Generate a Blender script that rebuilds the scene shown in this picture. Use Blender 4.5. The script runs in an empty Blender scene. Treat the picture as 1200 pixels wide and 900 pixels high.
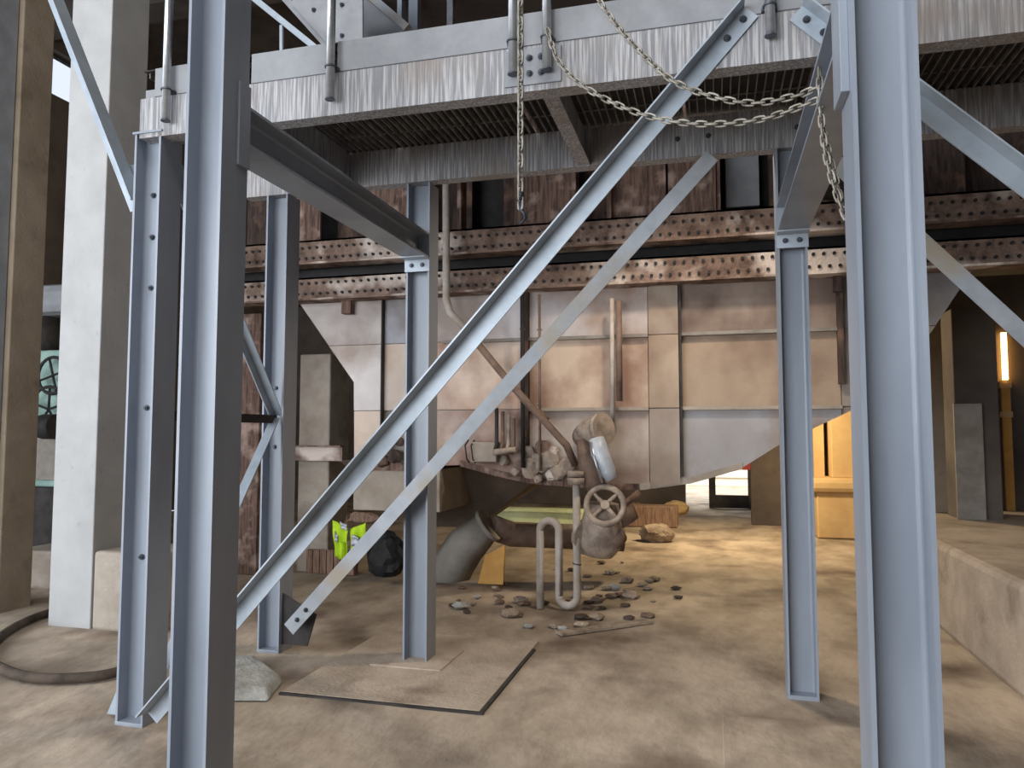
import bpy, bmesh, math, random
from mathutils import Vector, Matrix
random.seed(7)
SC = bpy.context.scene
COL = SC.collection

# ------------------------------------------------------------------ camera
FPX, CAMH, PITCH, YAW = 880.0, 1.6, math.radians(3.8), math.radians(15)
cd = bpy.data.cameras.new('camera'); cam = bpy.data.objects.new('camera', cd); COL.objects.link(cam)
cd.sensor_width = 36.0; cd.lens = FPX / 1200 * 36; cd.clip_end = 200; cd.clip_start = 0.05
cam.location = (0, 0, CAMH); cam.rotation_euler = (math.pi / 2 + PITCH, 0, YAW)
SC.camera = cam

# ------------------------------------------------------------------ world, daylight, exposure
SC.view_settings.view_transform = 'Standard'; SC.view_settings.look = 'None'
SC.view_settings.gamma = 1.0; SC.view_settings.use_curve_mapping = False
SC.view_settings.exposure = 0.0
W = bpy.data.worlds.new('sky'); SC.world = W; W.use_nodes = True
bg = W.node_tree.nodes['Background']
bg.inputs[0].default_value = (0.80, 0.88, 1.0, 1); bg.inputs[1].default_value = 1.3

def area(name, loc, target, size, power, col):
    l = bpy.data.lights.new(name, 'AREA'); l.shape = 'RECTANGLE'; l.size, l.size_y = size
    l.energy = power; l.color = col
    o = bpy.data.objects.new(name, l); COL.objects.link(o); o.location = loc
    o.rotation_euler = (Vector(target) - Vector(loc)).to_track_quat('-Z', 'Y').to_euler()
    return o
# daylight through the wide open bay behind the camera and the side bay on the left
area('daylight_front_bay', (-5.5, -6.8, 3.0), (-2.0, 5, 1.2), (9, 5), 1320, (0.90, 0.95, 1.0))
area('daylight_side_bay', (-10.7, 0.0, 3.2), (-1, 6.0, 1.4), (7, 5), 380, (0.92, 0.96, 1.0))
area('overhead_floor_fill', (-1.0, 1.0, 9.1), (-0.5, 5.5, 0.0), (7, 4), 540, (1.0, 0.97, 0.93))  # overhead fill added to brighten the floor, the ceiling has no opening
# daylight through the doorway in the back wall
area('daylight_back_door', (0.2, 21.5, 5.0), (0.2, 24.5, 0.6), (4, 3), 900, (1.0, 0.95, 0.85))

# ------------------------------------------------------------------ projection helpers (measured points -> place)
_fw = Vector((-math.sin(YAW) * math.cos(PITCH), math.cos(YAW) * math.cos(PITCH), math.sin(PITCH)))
_rt = Vector((math.cos(YAW), math.sin(YAW), 0)); _up = _rt.cross(_fw)
def _ray(x, y): return _fw + _rt * ((x - 600) / FPX) - _up * ((y - 450) / FPX)
def at(x, y, Y):
    d = _ray(x, y); return d * (Y / d.y) + Vector((0, 0, CAMH))
def fl(x, y, z=0.0):
    d = _ray(x, y); return d * ((z - CAMH) / d.z) + Vector((0, 0, CAMH))

# ------------------------------------------------------------------ materials
def lin(c): return tuple(((v / 255) / 12.92 if v / 255 <= 0.04045 else ((v / 255 + 0.055) / 1.055) ** 2.4) for v in c) + (1,)
def mat(name, c1, c2=None, scale=4.0, rough=0.6, metal=0.0, bump=0.15, stretch=(1, 1, 1), c3=None, scale3=1.0, lo=0.38, hi=0.66, lo3=0.5, hi3=0.7, fine=40.0, spec=0.4):
    m = bpy.data.materials.new(name); m.use_nodes = True; nt = m.node_tree; N = nt.nodes; L = nt.links
    b = N['Principled BSDF']; b.inputs['Roughness'].default_value = rough; b.inputs['Metallic'].default_value = metal
    b.inputs['Specular IOR Level'].default_value = spec
    geo = N.new('ShaderNodeNewGeometry'); mp = N.new('ShaderNodeMapping'); mp.inputs['Scale'].default_value = stretch
    L.new(geo.outputs['Position'], mp.inputs['Vector'])
    n1 = N.new('ShaderNodeTexNoise'); n1.inputs['Scale'].default_value = scale; n1.inputs['Detail'].default_value = 6; n1.inputs['Roughness'].default_value = 0.62
    L.new(mp.outputs[0], n1.inputs['Vector'])
    r1 = N.new('ShaderNodeMapRange'); r1.inputs[1].default_value = lo; r1.inputs[2].default_value = hi
    L.new(n1.outputs[0], r1.inputs[0])
    mx = N.new('ShaderNodeMix'); mx.data_type = 'RGBA'
    mx.inputs[6].default_value = lin(c1); mx.inputs[7].default_value = lin(c2 or tuple(v * 0.86 for v in c1))
    L.new(r1.outputs[0], mx.inputs[0]); out = mx.outputs[2]
    if c3:
        n3 = N.new('ShaderNodeTexNoise'); n3.inputs['Scale'].default_value = scale3; n3.inputs['Detail'].default_value = 4
        off = N.new('ShaderNodeVectorMath'); off.operation = 'ADD'; off.inputs[1].default_value = (13.1, 7.7, 3.3)
        L.new(geo.outputs['Position'], off.inputs[0]); L.new(off.outputs[0], n3.inputs['Vector'])
        r3 = N.new('ShaderNodeMapRange'); r3.inputs[1].default_value = lo3; r3.inputs[2].default_value = hi3
        L.new(n3.outputs[0], r3.inputs[0])
        m3 = N.new('ShaderNodeMix'); m3.data_type = 'RGBA'; L.new(r3.outputs[0], m3.inputs[0]); L.new(out, m3.inputs[6]); m3.inputs[7].default_value = lin(c3)
        out = m3.outputs[2]
    L.new(out, b.inputs['Base Color'])
    if bump:
        nb = N.new('ShaderNodeTexNoise'); nb.inputs['Scale'].default_value = fine; nb.inputs['Detail'].default_value = 5
        L.new(mp.outputs[0], nb.inputs['Vector'])
        ad = N.new('ShaderNodeMath'); ad.operation = 'ADD'; L.new(nb.outputs[0], ad.inputs[0]); L.new(n1.outputs[0], ad.inputs[1])
        bp = N.new('ShaderNodeBump'); bp.inputs['Strength'].default_value = bump; bp.inputs['Distance'].default_value = 0.02
        L.new(ad.outputs[0], bp.inputs['Height']); L.new(bp.outputs[0], b.inputs['Normal'])
    return m
def emit(name, c, s):
    m = bpy.data.materials.new(name); m.use_nodes = True; b = m.node_tree.nodes['Principled BSDF']
    b.inputs['Base Color'].default_value = lin(c); b.inputs['Emission Color'].default_value = lin(c); b.inputs['Emission Strength'].default_value = s
    return m
M = {}
M['steel'] = mat('blue_grey_steel_paint', (142, 149, 160), (126, 133, 144), 3, 0.38, 0.0, 0.04, (1, 1, .25), spec=.5)
M['steel_dusty'] = mat('dusty_steel_paint', (136, 146, 156), (120, 128, 136), 3, 0.5, 0, 0.06, (1, 1, .4), c3=(160, 140, 115), scale3=4, lo3=.55, hi3=.75)
M['brace'] = mat('galvanised_angle', (168, 178, 188), (148, 158, 168), 5, 0.42, 0.15, 0.04, spec=.5)
M['brace_dusty'] = mat('dusty_angle', (168, 172, 178), (150, 155, 162), 5, 0.55, 0, 0.1, c3=(160, 150, 136), scale3=2.2, lo3=.5, hi3=.66)
M['galv'] = mat('galvanised_tube', (190, 195, 200), (160, 165, 172), 8, 0.28, 0.75, 0.03)
M['streak'] = mat('streaked_beam', (124, 124, 128), (176, 175, 176), 7, 0.55, 0, 0.06, (11, 11, .4), c3=(130, 118, 108), scale3=2.2, lo3=.5, hi3=.75, lo=.45, hi=.6)
M['toe'] = mat('toe_board_grey', (142, 144, 148), (126, 128, 132), 5, 0.5, 0, 0.05)
M['bolt'] = mat('dark_bolt', (92, 96, 104), (66, 70, 78), 30, 0.4, 0.6, 0.05)
M['boltl'] = mat('plated_bolt', (150, 152, 158), (110, 112, 118), 30, 0.35, 0.6, 0.05)
M['chain'] = mat('dusty_chain', (160, 156, 146), (116, 110, 100), 20, 0.5, 0.3, 0.1)
M['hook'] = mat('black_hook', (50, 52, 60), (32, 34, 40), 20, 0.45, 0.4, 0.1)
M['grate'] = mat('grating_steel', (150, 148, 146), (98, 92, 88), 9, 0.55, 0.2, 0.1)
M['dark'] = mat('dark_steel_and_shade', (62, 58, 56), (40, 37, 36), 5, 0.8, 0, 0.2)  # dark parts, also the shade painted behind the grating bars
M['rust'] = mat('rusty_plate', (128, 102, 90), (66, 52, 47), 7, 0.9, 0, 0.6, (5, 5, .45), c3=(176, 152, 140), scale3=5, lo3=.52, hi3=.7)
M['rustdk'] = mat('dark_rust', (84, 68, 61), (44, 36, 34), 6, 0.9, 0, 0.5, (4, 4, .6), c3=(128, 98, 84), scale3=4, lo3=.55, hi3=.75)
M['flange'] = mat('crusted_flange', (140, 118, 105), (80, 62, 54), 5, 0.9, 0, 0.6, c3=(214, 200, 190), scale3=1.6, lo3=.52, hi3=.62)
M['white'] = mat('whitewashed_concrete', (172, 172, 172), (160, 160, 160), 2.5, 0.8, 0, 0.12, c3=(146, 144, 142), scale3=9, lo3=.66, hi3=.8)
M['brown'] = mat('brown_dusty_concrete', (148, 134, 116), (128, 114, 96), 2.2, 0.9, 0, 0.2, c3=(104, 92, 78), scale3=3, lo3=.6, hi3=.8)
M['conc'] = mat('grey_concrete', (168, 158, 146), (142, 130, 118), 2.5, 0.9, 0, 0.3, c3=(112, 100, 88), scale3=2, lo3=.58, hi3=.78)
M['floor'] = mat('dusty_concrete_floor', (182, 167, 150), (134, 120, 104), 1.9, 0.85, 0, 0.5, (1, .55, 1), c3=(92, 76, 64), scale3=1.2, lo3=.52, hi3=.74, fine=14)
M['pad'] = mat('footing_concrete', (180, 165, 149), (148, 134, 119), 2.2, 0.85, 0, 0.35, c3=(108, 92, 80), scale3=2.1, lo3=.58, hi3=.74)
M['dustpile'] = mat('pale_dust', (176, 160, 142), (120, 104, 90), 5, 0.95, 0, 0.8)
M['ceil'] = mat('dark_concrete_ceiling', (84, 76, 70), (58, 52, 50), 1.5, 0.9, 0, 0.2)  # plain dark concrete for the ceiling and upper slab
M['wall'] = mat('dim_plaster', (96, 86, 78), (72, 64, 60), 1.2, 0.9, 0, 0.2)
M['beige'] = mat('ochre_wall', (206, 176, 128), (188, 156, 108), 2, 0.85, 0, 0.15)
M['pipe'] = mat('pale_pipe_paint', (186, 178, 170), (160, 148, 136), 6, 0.6, 0, 0.15)
M['pipebr'] = mat('brown_pipe', (128, 106, 92), (96, 78, 68), 8, 0.7, 0, 0.3)
M['valve'] = mat('dusty_cast_iron', (176, 160, 144), (124, 110, 100), 7, 0.7, 0, 0.3)
M['silver'] = mat('silver_actuator', (206, 212, 220), (170, 178, 190), 7, 0.45, 0.1, 0.05)
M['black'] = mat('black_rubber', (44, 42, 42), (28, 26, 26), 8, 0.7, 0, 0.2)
M['hose'] = mat('dirty_hose', (84, 72, 62), (56, 48, 42), 8, 0.85, 0, 0.3)
M['lime'] = mat('lime_cloth', (196, 232, 40), (172, 208, 30), 8, 0.7, 0, 0.1)
M['tape'] = mat('reflective_tape', (196, 198, 206), (166, 168, 176), 8, 0.4, 0.3, 0.05)
M['wood'] = mat('weathered_board', (150, 122, 104), (98, 76, 64), 6, 0.9, 0, 0.4, (8, 8, .8))
M['green'] = mat('sea_green_enamel', (150, 178, 168), (120, 146, 140), 4, 0.5, 0, 0.1)
M['palegreen'] = mat('lit_ledge_green', (214, 222, 176), (186, 196, 148), 4, 0.6, 0, 0.1)
M['orange'] = mat('ochre_board', (214, 164, 92), (190, 140, 74), 4, 0.8, 0, 0.1)
M['navy'] = mat('navy_glossy_steel', (52, 58, 74), (34, 38, 50), 4, 0.25, 0.2, 0.05)
M['grey'] = mat('grey_sheet', (140, 134, 126), (116, 108, 100), 4, 0.7, 0, 0.2)
M['stone'] = mat('grey_stone', (176, 176, 172), (140, 138, 132), 6, 0.9, 0, 0.5)
M['dkbrown'] = mat('plain_dark_brown', (96, 82, 70), (78, 66, 56), 2, 0.9, 0, 0.15)  # even dark brown, used on the pyramid
M['red'] = mat('faded_red', (140, 44, 44), (112, 36, 36), 4, 0.7)
M['daywall'] = mat('outdoor_daylight_white', (240, 236, 224), (224, 218, 204), 2, 0.9)
M['lamp'] = emit('lamp_glass', (255, 196, 110), 12)
g = bpy.data.materials.new('window_glass'); g.use_nodes = True; gb = g.node_tree.nodes['Principled BSDF']
gb.inputs['Transmission Weight'].default_value = 1; gb.inputs['Roughness'].default_value = 0.05; gb.inputs['IOR'].default_value = 1.02; M['glass'] = g
def panel_mat(i, a, b, c):
    def ds(q):
        l = .3*q[0] + .59*q[1] + .11*q[2]; return tuple(min(245, (l + (v-l)*.72) * 1.08) for v in q)
    a, b, c = ds(a), ds(b), ds(c)
    return mat('hopper_plate_%d' % i, a, b, 1.6, 0.75, 0, 0.15, (1, 1, .7), c3=c, scale3=1.7, lo3=.42, hi3=.66)

# ------------------------------------------------------------------ mesh helpers
ORG = {}
class MB:
    def __init__(s): s.v = []; s.f = []; s.sm = []
    def add(s, vs, fs, smooth=False):
        n = len(s.v); s.v += [Vector(p) for p in vs]
        for f in fs: s.f.append([i + n for i in f]); s.sm.append(smooth)
        return s
    def box(s, a, b):
        (x0, y0, z0), (x1, y1, z1) = a, b
        return s.add([(x0,y0,z0),(x1,y0,z0),(x1,y1,z0),(x0,y1,z0),(x0,y0,z1),(x1,y0,z1),(x1,y1,z1),(x0,y1,z1)],
                     [(0,3,2,1),(4,5,6,7),(0,1,5,4),(1,2,6,5),(2,3,7,6),(3,0,4,7)])
    def extr(s, prof, p0, p1, vax=(0, 0, 1), smooth=False):
        """sweep a closed 2d profile (u, v) straight from p0 to p1; v follows vax"""
        p0, p1 = Vector(p0), Vector(p1); d = (p1 - p0).normalized(); v = Vector(vax); v = (v - d * v.dot(d)).normalized(); u = v.cross(d)
        n = len(prof); vs = [p + u * a + v * b for p in (p0, p1) for a, b in prof]
        ar = sum(prof[i][0] * prof[(i+1) % n][1] - prof[(i+1) % n][0] * prof[i][1] for i in range(n))
        fs = [(i, (i+1) % n, n + (i+1) % n, n + i) for i in range(n)]
        caps = [tuple(range(n-1, -1, -1)), tuple(range(n, 2*n))]
        fs = fs + caps
        if ar < 0: fs = [tuple(reversed(f)) for f in fs]
        k = len(s.f); s.add(vs, fs)
        if smooth:
            for i in range(k, k + n): s.sm[i] = True
        return s
    def prism(s, poly, y0, y1):
        """polygon in XZ pushed from y0 to y1"""
        n = len(poly); vs = [(x, y, z) for y in (y0, y1) for x, z in poly]
        ar = sum(poly[i][0] * poly[(i+1) % n][1] - poly[(i+1) % n][0] * poly[i][1] for i in range(n))
        fs = [tuple(range(n)), tuple(range(2*n-1, n-1, -1))] + [(i, n+i, n+(i+1) % n, (i+1) % n) for i in range(n)]
        if ar < 0: fs = [tuple(reversed(f)) for f in fs]
        return s.add(vs, fs)
    def tube(s, path, r, n=10, caps=True):
        path = [Vector(p) for p in path]; rs = r if isinstance(r, (list, tuple)) else [r] * len(path)
        t0 = (path[1] - path[0]).normalized(); ref = Vector((0, 0, 1)) if abs(t0.z) < 0.9 else Vector((1, 0, 0))
        nv = (ref - t0 * ref.dot(t0)).normalized(); base = len(s.v)
        for i, p in enumerate(path):
            if i == 0: t = t0
            elif i == len(path) - 1: t = (path[i] - path[i-1]).normalized()
            else: t = ((path[i] - path[i-1]).normalized() + (path[i+1] - path[i]).normalized()).normalized()
            nv = (nv - t * nv.dot(t)).normalized(); bv = t.cross(nv)
            for k in range(n):
                a = 2 * math.pi * k / n; s.v.append(p + (nv * math.cos(a) + bv * math.sin(a)) * rs[i])
        for i in range(len(path) - 1):
            for k in range(n):
                a = base + i*n + k; b = base + i*n + (k+1) % n; s.f.append([a, b, b+n, a+n]); s.sm.append(True)
        if caps:
            s.f.append([base + k for k in range(n-1, -1, -1)]); s.sm.append(False)
            e = base + (len(path)-1)*n; s.f.append([e + k for k in range(n)]); s.sm.append(False)
        return s
    def cyl(s, p0, p1, r, n=14): return s.tube([p0, p1], r, n)
    def ring(s, c, axis, R, r, n=20, m=8):
        c = Vector(c); ax = Vector(axis).normalized(); ref = Vector((0, 0, 1)) if abs(ax.z) < .9 else Vector((1, 0, 0))
        u = (ref - ax * ref.dot(ax)).normalized(); w = ax.cross(u); b = len(s.v)
        for i in range(n):
            a = 2*math.pi*i/n; d = u*math.cos(a) + w*math.sin(a)
            for k in range(m):
                q = 2*math.pi*k/m; s.v.append(c + d*(R + r*math.cos(q)) + ax*(r*math.sin(q)))
        for i in range(n):
            for k in range(m):
                s.f.append([b+i*m+k, b+((i+1) % n)*m+k, b+((i+1) % n)*m+(k+1) % m, b+i*m+(k+1) % m]); s.sm.append(True)
        return s
    def mesh(s, name, material, org=Vector((0, 0, 0))):
        me = bpy.data.meshes.new(name); me.from_pydata([tuple(p - org) for p in s.v], [], s.f)
        me.polygons.foreach_set('use_smooth', s.sm); me.materials.append(material); me.validate()
        bm = bmesh.new(); bm.from_mesh(me); bmesh.ops.recalc_face_normals(bm, faces=bm.faces); bm.to_mesh(me); bm.free()
        return me
def tag(o, label=None, cat=None, group=None, kind=None):
    if label: o['label'] = label
    if cat: o['category'] = cat
    if group: o['group'] = group
    if kind: o['kind'] = kind
    return o
def obj(name, mb, material, parent=None, bevel=0):
    org = ORG.get(parent.name, Vector((0, 0, 0))) if parent else Vector((0, 0, 0))
    if not parent:
        xs = [p.x for p in mb.v]; ys = [p.y for p in mb.v]; zs = [p.z for p in mb.v]
        org = Vector(((min(xs)+max(xs))/2, (min(ys)+max(ys))/2, min(zs)))
    o = bpy.data.objects.new(name, mb.mesh(name, M[material] if isinstance(material, str) else material, org)); COL.objects.link(o)
    if parent: o.parent = parent
    else: o.location = org
    ORG[o.name] = org
    if bevel:
        b = o.modifiers.new('edge', 'BEVEL'); b.width = bevel; b.segments = 2; b.limit_method = 'ANGLE'
    return o
def thing(name, label, cat, loc, group=None):
    o = bpy.data.objects.new(name, None); COL.objects.link(o); o.location = loc; o.empty_display_size = .1; ORG[o.name] = Vector(loc)
    return tag(o, label, cat, group)
def struct(name, mb, material, bevel=0): return tag(obj(name, mb, material, None, bevel), kind='structure')
def piece(name, me, pos, parent, rot=None):
    o = bpy.data.objects.new(name, me); COL.objects.link(o); o.parent = parent; o.location = Vector(pos) - ORG[parent.name]
    if rot is not None: o.rotation_euler = rot
    return o
# shared bolt heads (axis along -Y) and (axis along X)
def bolt_mesh(m, r=.013, h=.012):
    b = MB(); b.tube([(0, 0, 0), (0, -.004, 0)], r * 1.35, 12); b.tube([(0, -.004, 0), (0, -.004 - h, 0)], r, 6); b.tube([(0, -.004 - h, 0), (0, -.012 - h, 0)], r * .55, 8)
    return b.mesh('bolt', M[m])
BOLT = bolt_mesh('bolt'); BOLTL = bolt_mesh('boltl')
def bolt(pos, parent, light=False, rz=0): return piece('bolt', BOLTL if light else BOLT, pos, parent, (0, 0, rz))

def hprof(w=.18, h=.18, tf=.014, tw=.0085, r=.015):
    """H section: flanges run along v (depth) at u=+-w/2, web along u; filleted roots"""
    q = []
    a, b, c = w/2, h/2, tw/2
    def fil(cx, cy, a0, a1): return [(cx + r*math.cos(math.radians(a0 + (a1-a0)*k/4)), cy + r*math.sin(math.radians(a0 + (a1-a0)*k/4))) for k in range(5)]
    q += [(a, -b), (a, b), (a - tf, b)]
    q += fil(a - tf - r, c + r, 0, -90)
    q += fil(-a + tf + r, c + r, 270, 180)
    q += [(-a + tf, b), (-a, b), (-a, -b), (-a + tf, -b)]
    q += fil(-a + tf + r, -c - r, 180, 90)
    q += fil(a - tf - r, -c - r, 90, 0)
    q += [(a - tf, -b)]
    return q
HP = hprof()
HPB = [(v, u) for u, v in HP]          # turned: flanges top and bottom
def lprof(w, h, t): return [(0, 0), (w, 0), (w, t), (t, t), (t, h), (0, h)]

# ================================================================== the setting
fm = MB(); nx, ny = 100, 130
x0, x1, y0, y1 = -11, 9, -7, 19
def fz(x, y):
    z = 0.018*math.sin(x*1.7 + 1.3*math.sin(y*.9)) * math.cos(y*1.3 + .5*math.sin(x*1.1))
    z += 0.010*math.sin(x*4.1 + y*2.3) * math.sin(y*3.7 - x*1.9)
    return z * .35 - .008
vs = [(x0 + (x1-x0)*i/nx, y0 + (y1-y0)*j/ny, fz(x0 + (x1-x0)*i/nx, y0 + (y1-y0)*j/ny)) for j in range(ny+1) for i in range(nx+1)]
fs = [(j*(nx+1)+i, j*(nx+1)+i+1, (j+1)*(nx+1)+i+1, (j+1)*(nx+1)+i) for j in range(ny) for i in range(nx)]
fm.add(vs, fs, True); struct('floor', fm, 'floor')
struct('ceiling', MB().box((-11, -7, 9.2), (9, 19, 9.5)), 'ceil')
struct('wall_front', MB().box((-1.4, -7.3, 0), (9, -7, 9.5)).box((-11, -7.3, 6.8), (-1.4, -7, 9.5)), 'wall')
for k, y in enumerate((5.8, 9.6, 13.4)):
    struct('trim_%d' % (k+1), MB().box((-11, y, 8.4), (9, y+.5, 9.2)), 'ceil')
# left wall with a band of clerestory windows
wl = MB().box((-11.3, 4, 0), (-11, 19, 7.5)); wl.box((-11.3, -7, 8.3), (-11, 19, 9.5)); wl.box((-11.3, -7, 6.4), (-11, 4, 7.5)); wl.box((-11.3, -7, 0), (-11, -5, 6.4))
for y in (-3, 1, 5, 9, 13, 17): wl.box((-11.3, y, 7.5), (-11, y+.6, 8.3))
struct('wall_left', wl, 'wall')
for k, y in enumerate((5.6, 9.6, 13.6)):
    w = struct('window_%d' % (k+1), MB().box((-11.2, y, 7.5), (-11.12, y+3.4, 7.56)).box((-11.2, y, 8.24), (-11.12, y+3.4, 8.3)), 'dark')
    obj('pane', MB().box((-11.17, y, 7.56), (-11.15, y+3.4, 8.24)), 'glass', w)
struct('wall_right', MB().box((8.7, -7, 0), (9, 19, 9.5)), 'wall')
# back wall with the doorway
wb = MB().box((-11, 17, 0), (-.62, 17.3, 9.5)); wb.box((.7, 17, 0), (9, 17.3, 9.5)); wb.box((-.62, 17, 2.6), (.7, 17.3, 9.5))
struct('wall_back', wb, 'wall')
struct('door_1', MB().box((-.12, 16.94, 0), (.02, 17.06, 2.6)).box((-.66, 16.94, 2.5), (.74, 17.06, 2.62)).box((.02, 16.96, 0), (.7, 17.04, .28)), 'dark')
struct('ground', MB().box((-8, 17.3, -.06), (9, 27, -.01)), 'conc')
tag(obj('daylight_backdrop', MB().box((-8, 24.5, -.05), (9, 24.8, 2.6)).box((-8, 24.45, .25), (9, 24.5, .38)), 'daywall'), 'added bright white wall standing in for daylight outside the back doorway', 'wall')  # wall added so the doorway shows bright daylight

# ================================================================== main steel frame
XL, XR, YM, YN = -2.05, .5, 5.1, 2.6
def column(X, Y, top, label, bolts=(), grp=None, m='steel', plate=.184, cap=False):
    t = thing('steel_column', label, 'column', (X, Y, 0), grp)
    obj('shaft', MB().extr(HP, (X, Y, .012), (X, Y, top), (0, 1, 0)), m, t)
    obj('base_plate', MB().box((X-plate/2, Y-plate/2, -.02), (X+plate/2, Y+plate/2, .012)), m, t, .003)
    if cap: obj('cap_plate', MB().box((X-.1, Y-.1, top), (X+.1, Y+.1, top+.014)), m, t, .002)
    for x, z in bolts: bolt((X + x, Y - .005, z), t, False)
    return t
NL = column(XL, 2.73, 5.6, 'tall blue-grey H column in the left foreground, cut off by the bottom edge')
NR = column(XR, 2.42, 5.6, 'wide blue-grey H column in the right foreground, nearest to the camera')
ML = column(XL, 5.1, 3.43, 'blue-grey H column on a concrete footing behind the crossing diagonal braces')
MR = column(XR, 5.06, 3.43, 'blue-grey H column standing right of centre, behind the sagging chains')
PL = column(-3.14, 3.65, 3.34, 'slim blue-grey H column just left of the tall left foreground column', bolts=[(-.02, z) for z in (.9, 1.75, 2.45, 2.75, 3.0)], cap=True)
PM = column(-3.2, 5.08, 3.43, 'blue-grey H column with brown right side between foreground column and footing column', bolts=[(-.03, z) for z in (1.5, 1.72, 1.95)])
# connection plates on the two foreground columns
obj('end_plate', MB().box((XL+.09, 2.74, 2.755), (XL+.102, 2.82, 3.125)), 'steel', NL, .002)
obj('end_plate', MB().box((XR-.115, 2.36, 2.62), (XR-.09, 2.5, 3.4)), 'steel', NR, .002)
# stiffener and gussets
obj('gusset_plate', MB().prism([(-3.23, .012), (-3.36, .012), (-3.25, .26), (-3.23, .26)], 3.64, 3.652), 'brace', PL)
obj('gusset_plate', MB().prism([(-3.23, 2.75), (-3.42, 3.05), (-3.42, 3.22), (-3.23, 3.22)], 3.69, 3.702), 'brace', PL)
g1 = obj('gusset_plate', MB().prism([(-3.11, .05), (-2.9, .05), (-2.83, .28), (-3.11, .42)], 5.03, 5.042), 'dark', PM)

def side_beam(X, ya, yb, label, z0=2.866):
    t = thing('steel_beam', label, 'beam', (X, (ya+yb)/2, z0))
    obj('beam_section', MB().extr(HPB, (X, ya, z0+.09), (X, yb, z0+.09), (0, 0, 1)), 'steel', t)
    obj('end_plate', MB().box((X-.095, yb-.012, z0-.0), (X+.095, yb, z0+.185)), 'steel', t)
    obj('seat_cleat', MB().box((X-.095, yb-.012, z0-.096), (X+.095, yb+.0, z0-.001)).box((X-.095, yb-.1, z0-.011), (X+.095, yb-.012, z0-.001)), 'brace', t)
    for s in (-1, 1): bolt((X + s*.042, yb-.012, z0-.05), t)
    return t
side_beam(XL, 2.82, 5.008, 'dark steel beam running back from left foreground column to the footing column')
side_beam(XR, 2.51, 4.968, 'dark steel beam running back from right foreground column above the hanging chain')

def channel_beam(name, Y, X0, X1, z0, z1, label, m='streak'):
    t = thing(name, label, 'beam', ((X0+X1)/2, Y, z0))
    obj('web', MB().box((X0, Y, z0), (X1, Y+.012, z1)), m, t)
    obj('bottom_flange', MB().box((X0, Y+.012, z0), (X1, Y+.1, z0+.014)), m, t)
    obj('top_flange', MB().box((X0, Y+.012, z1-.014), (X1, Y+.1, z1)), m, t)
    return t
FB = channel_beam('steel_beam', 3.56, -3.2, 4.2, 3.315, 3.55, 'streaked grey channel beam along the front edge of the overhead walkway')
RB = channel_beam('steel_beam', 5.0, -3.5, 4.2, 3.433, 3.70, 'streaked grey channel beam under the rear edge of the overhead walkway')
obj('splice_plate', MB().box((-.99, 3.548, 3.345), (-.70, 3.56, 3.53)), 'toe', FB)
for z in (3.40, 3.48):
    for x in (-.86, -.80): bolt((x, 3.548, z), FB)
obj('lifting_plate', MB().prism([(-3.2, 3.36), (-3.03, 3.36), (-3.03, 3.62), (-3.2, 3.62)], 3.60, 3.612), 'toe', FB)
for x in (0, .55, -.2): bolt((x, 5.0, 3.56), RB)
# toe boards above the front beam
for X0, X1, lab in ((-2.46, -1.965, 'short pale toe board above the front beam beside the left foreground column'), (-1.93, -.955, 'long pale toe board above the front beam left of the hanging chain'),
                    (-.925, -.79, 'tiny pale toe board piece between the two paired railing tubes'), (-.75, .9, 'long pale toe board above the front beam behind the top of the diagonal'), (.93, 2.6, 'pale toe board on the walkway right of the right foreground column'), (-3.1, -2.49, 'toe board over the slim left column, mostly hidden by the foreground column')):
    tag(obj('toe_board', MB().box((X0, 3.555, 3.552), (X1, 3.567, 3.72)), 'toe', None, .002), lab, 'toe board', 'toe boards along the walkway edge')
# railing tubes
for X, zb, lab in ((-1.948, 3.38, 'galvanised railing tube clamped on the beam, alone between foreground column and chain'), (-.938, 3.39, 'galvanised railing tube directly left of the hanging chain'), (-.764, 3.39, 'galvanised railing tube directly right of the hanging chain'),
                   (.282, 3.415, 'galvanised railing tube right of the top end of the diagonal brace'), (-2.985, 3.377, 'galvanised railing tube above the slim left column')):
    t = thing('railing_tube', lab, 'railing', (X, 3.515, zb), 'railing tubes on the walkway edge')
    obj('tube', MB().cyl((X, 3.515, zb), (X, 3.515, 5.2), .023, 16), 'galv', t)
    obj('clamp', MB().ring((X, 3.515, 3.56), (0, 0, 1), .027, .006, 16, 6).box((X-.035, 3.535, 3.552), (X+.035, 3.56, 3.566)), 'bolt', t)
    obj('sleeve', MB().cyl((X, 3.515, zb-.001), (X, 3.515, zb+.006), .026, 16), 'bolt', t)
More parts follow.
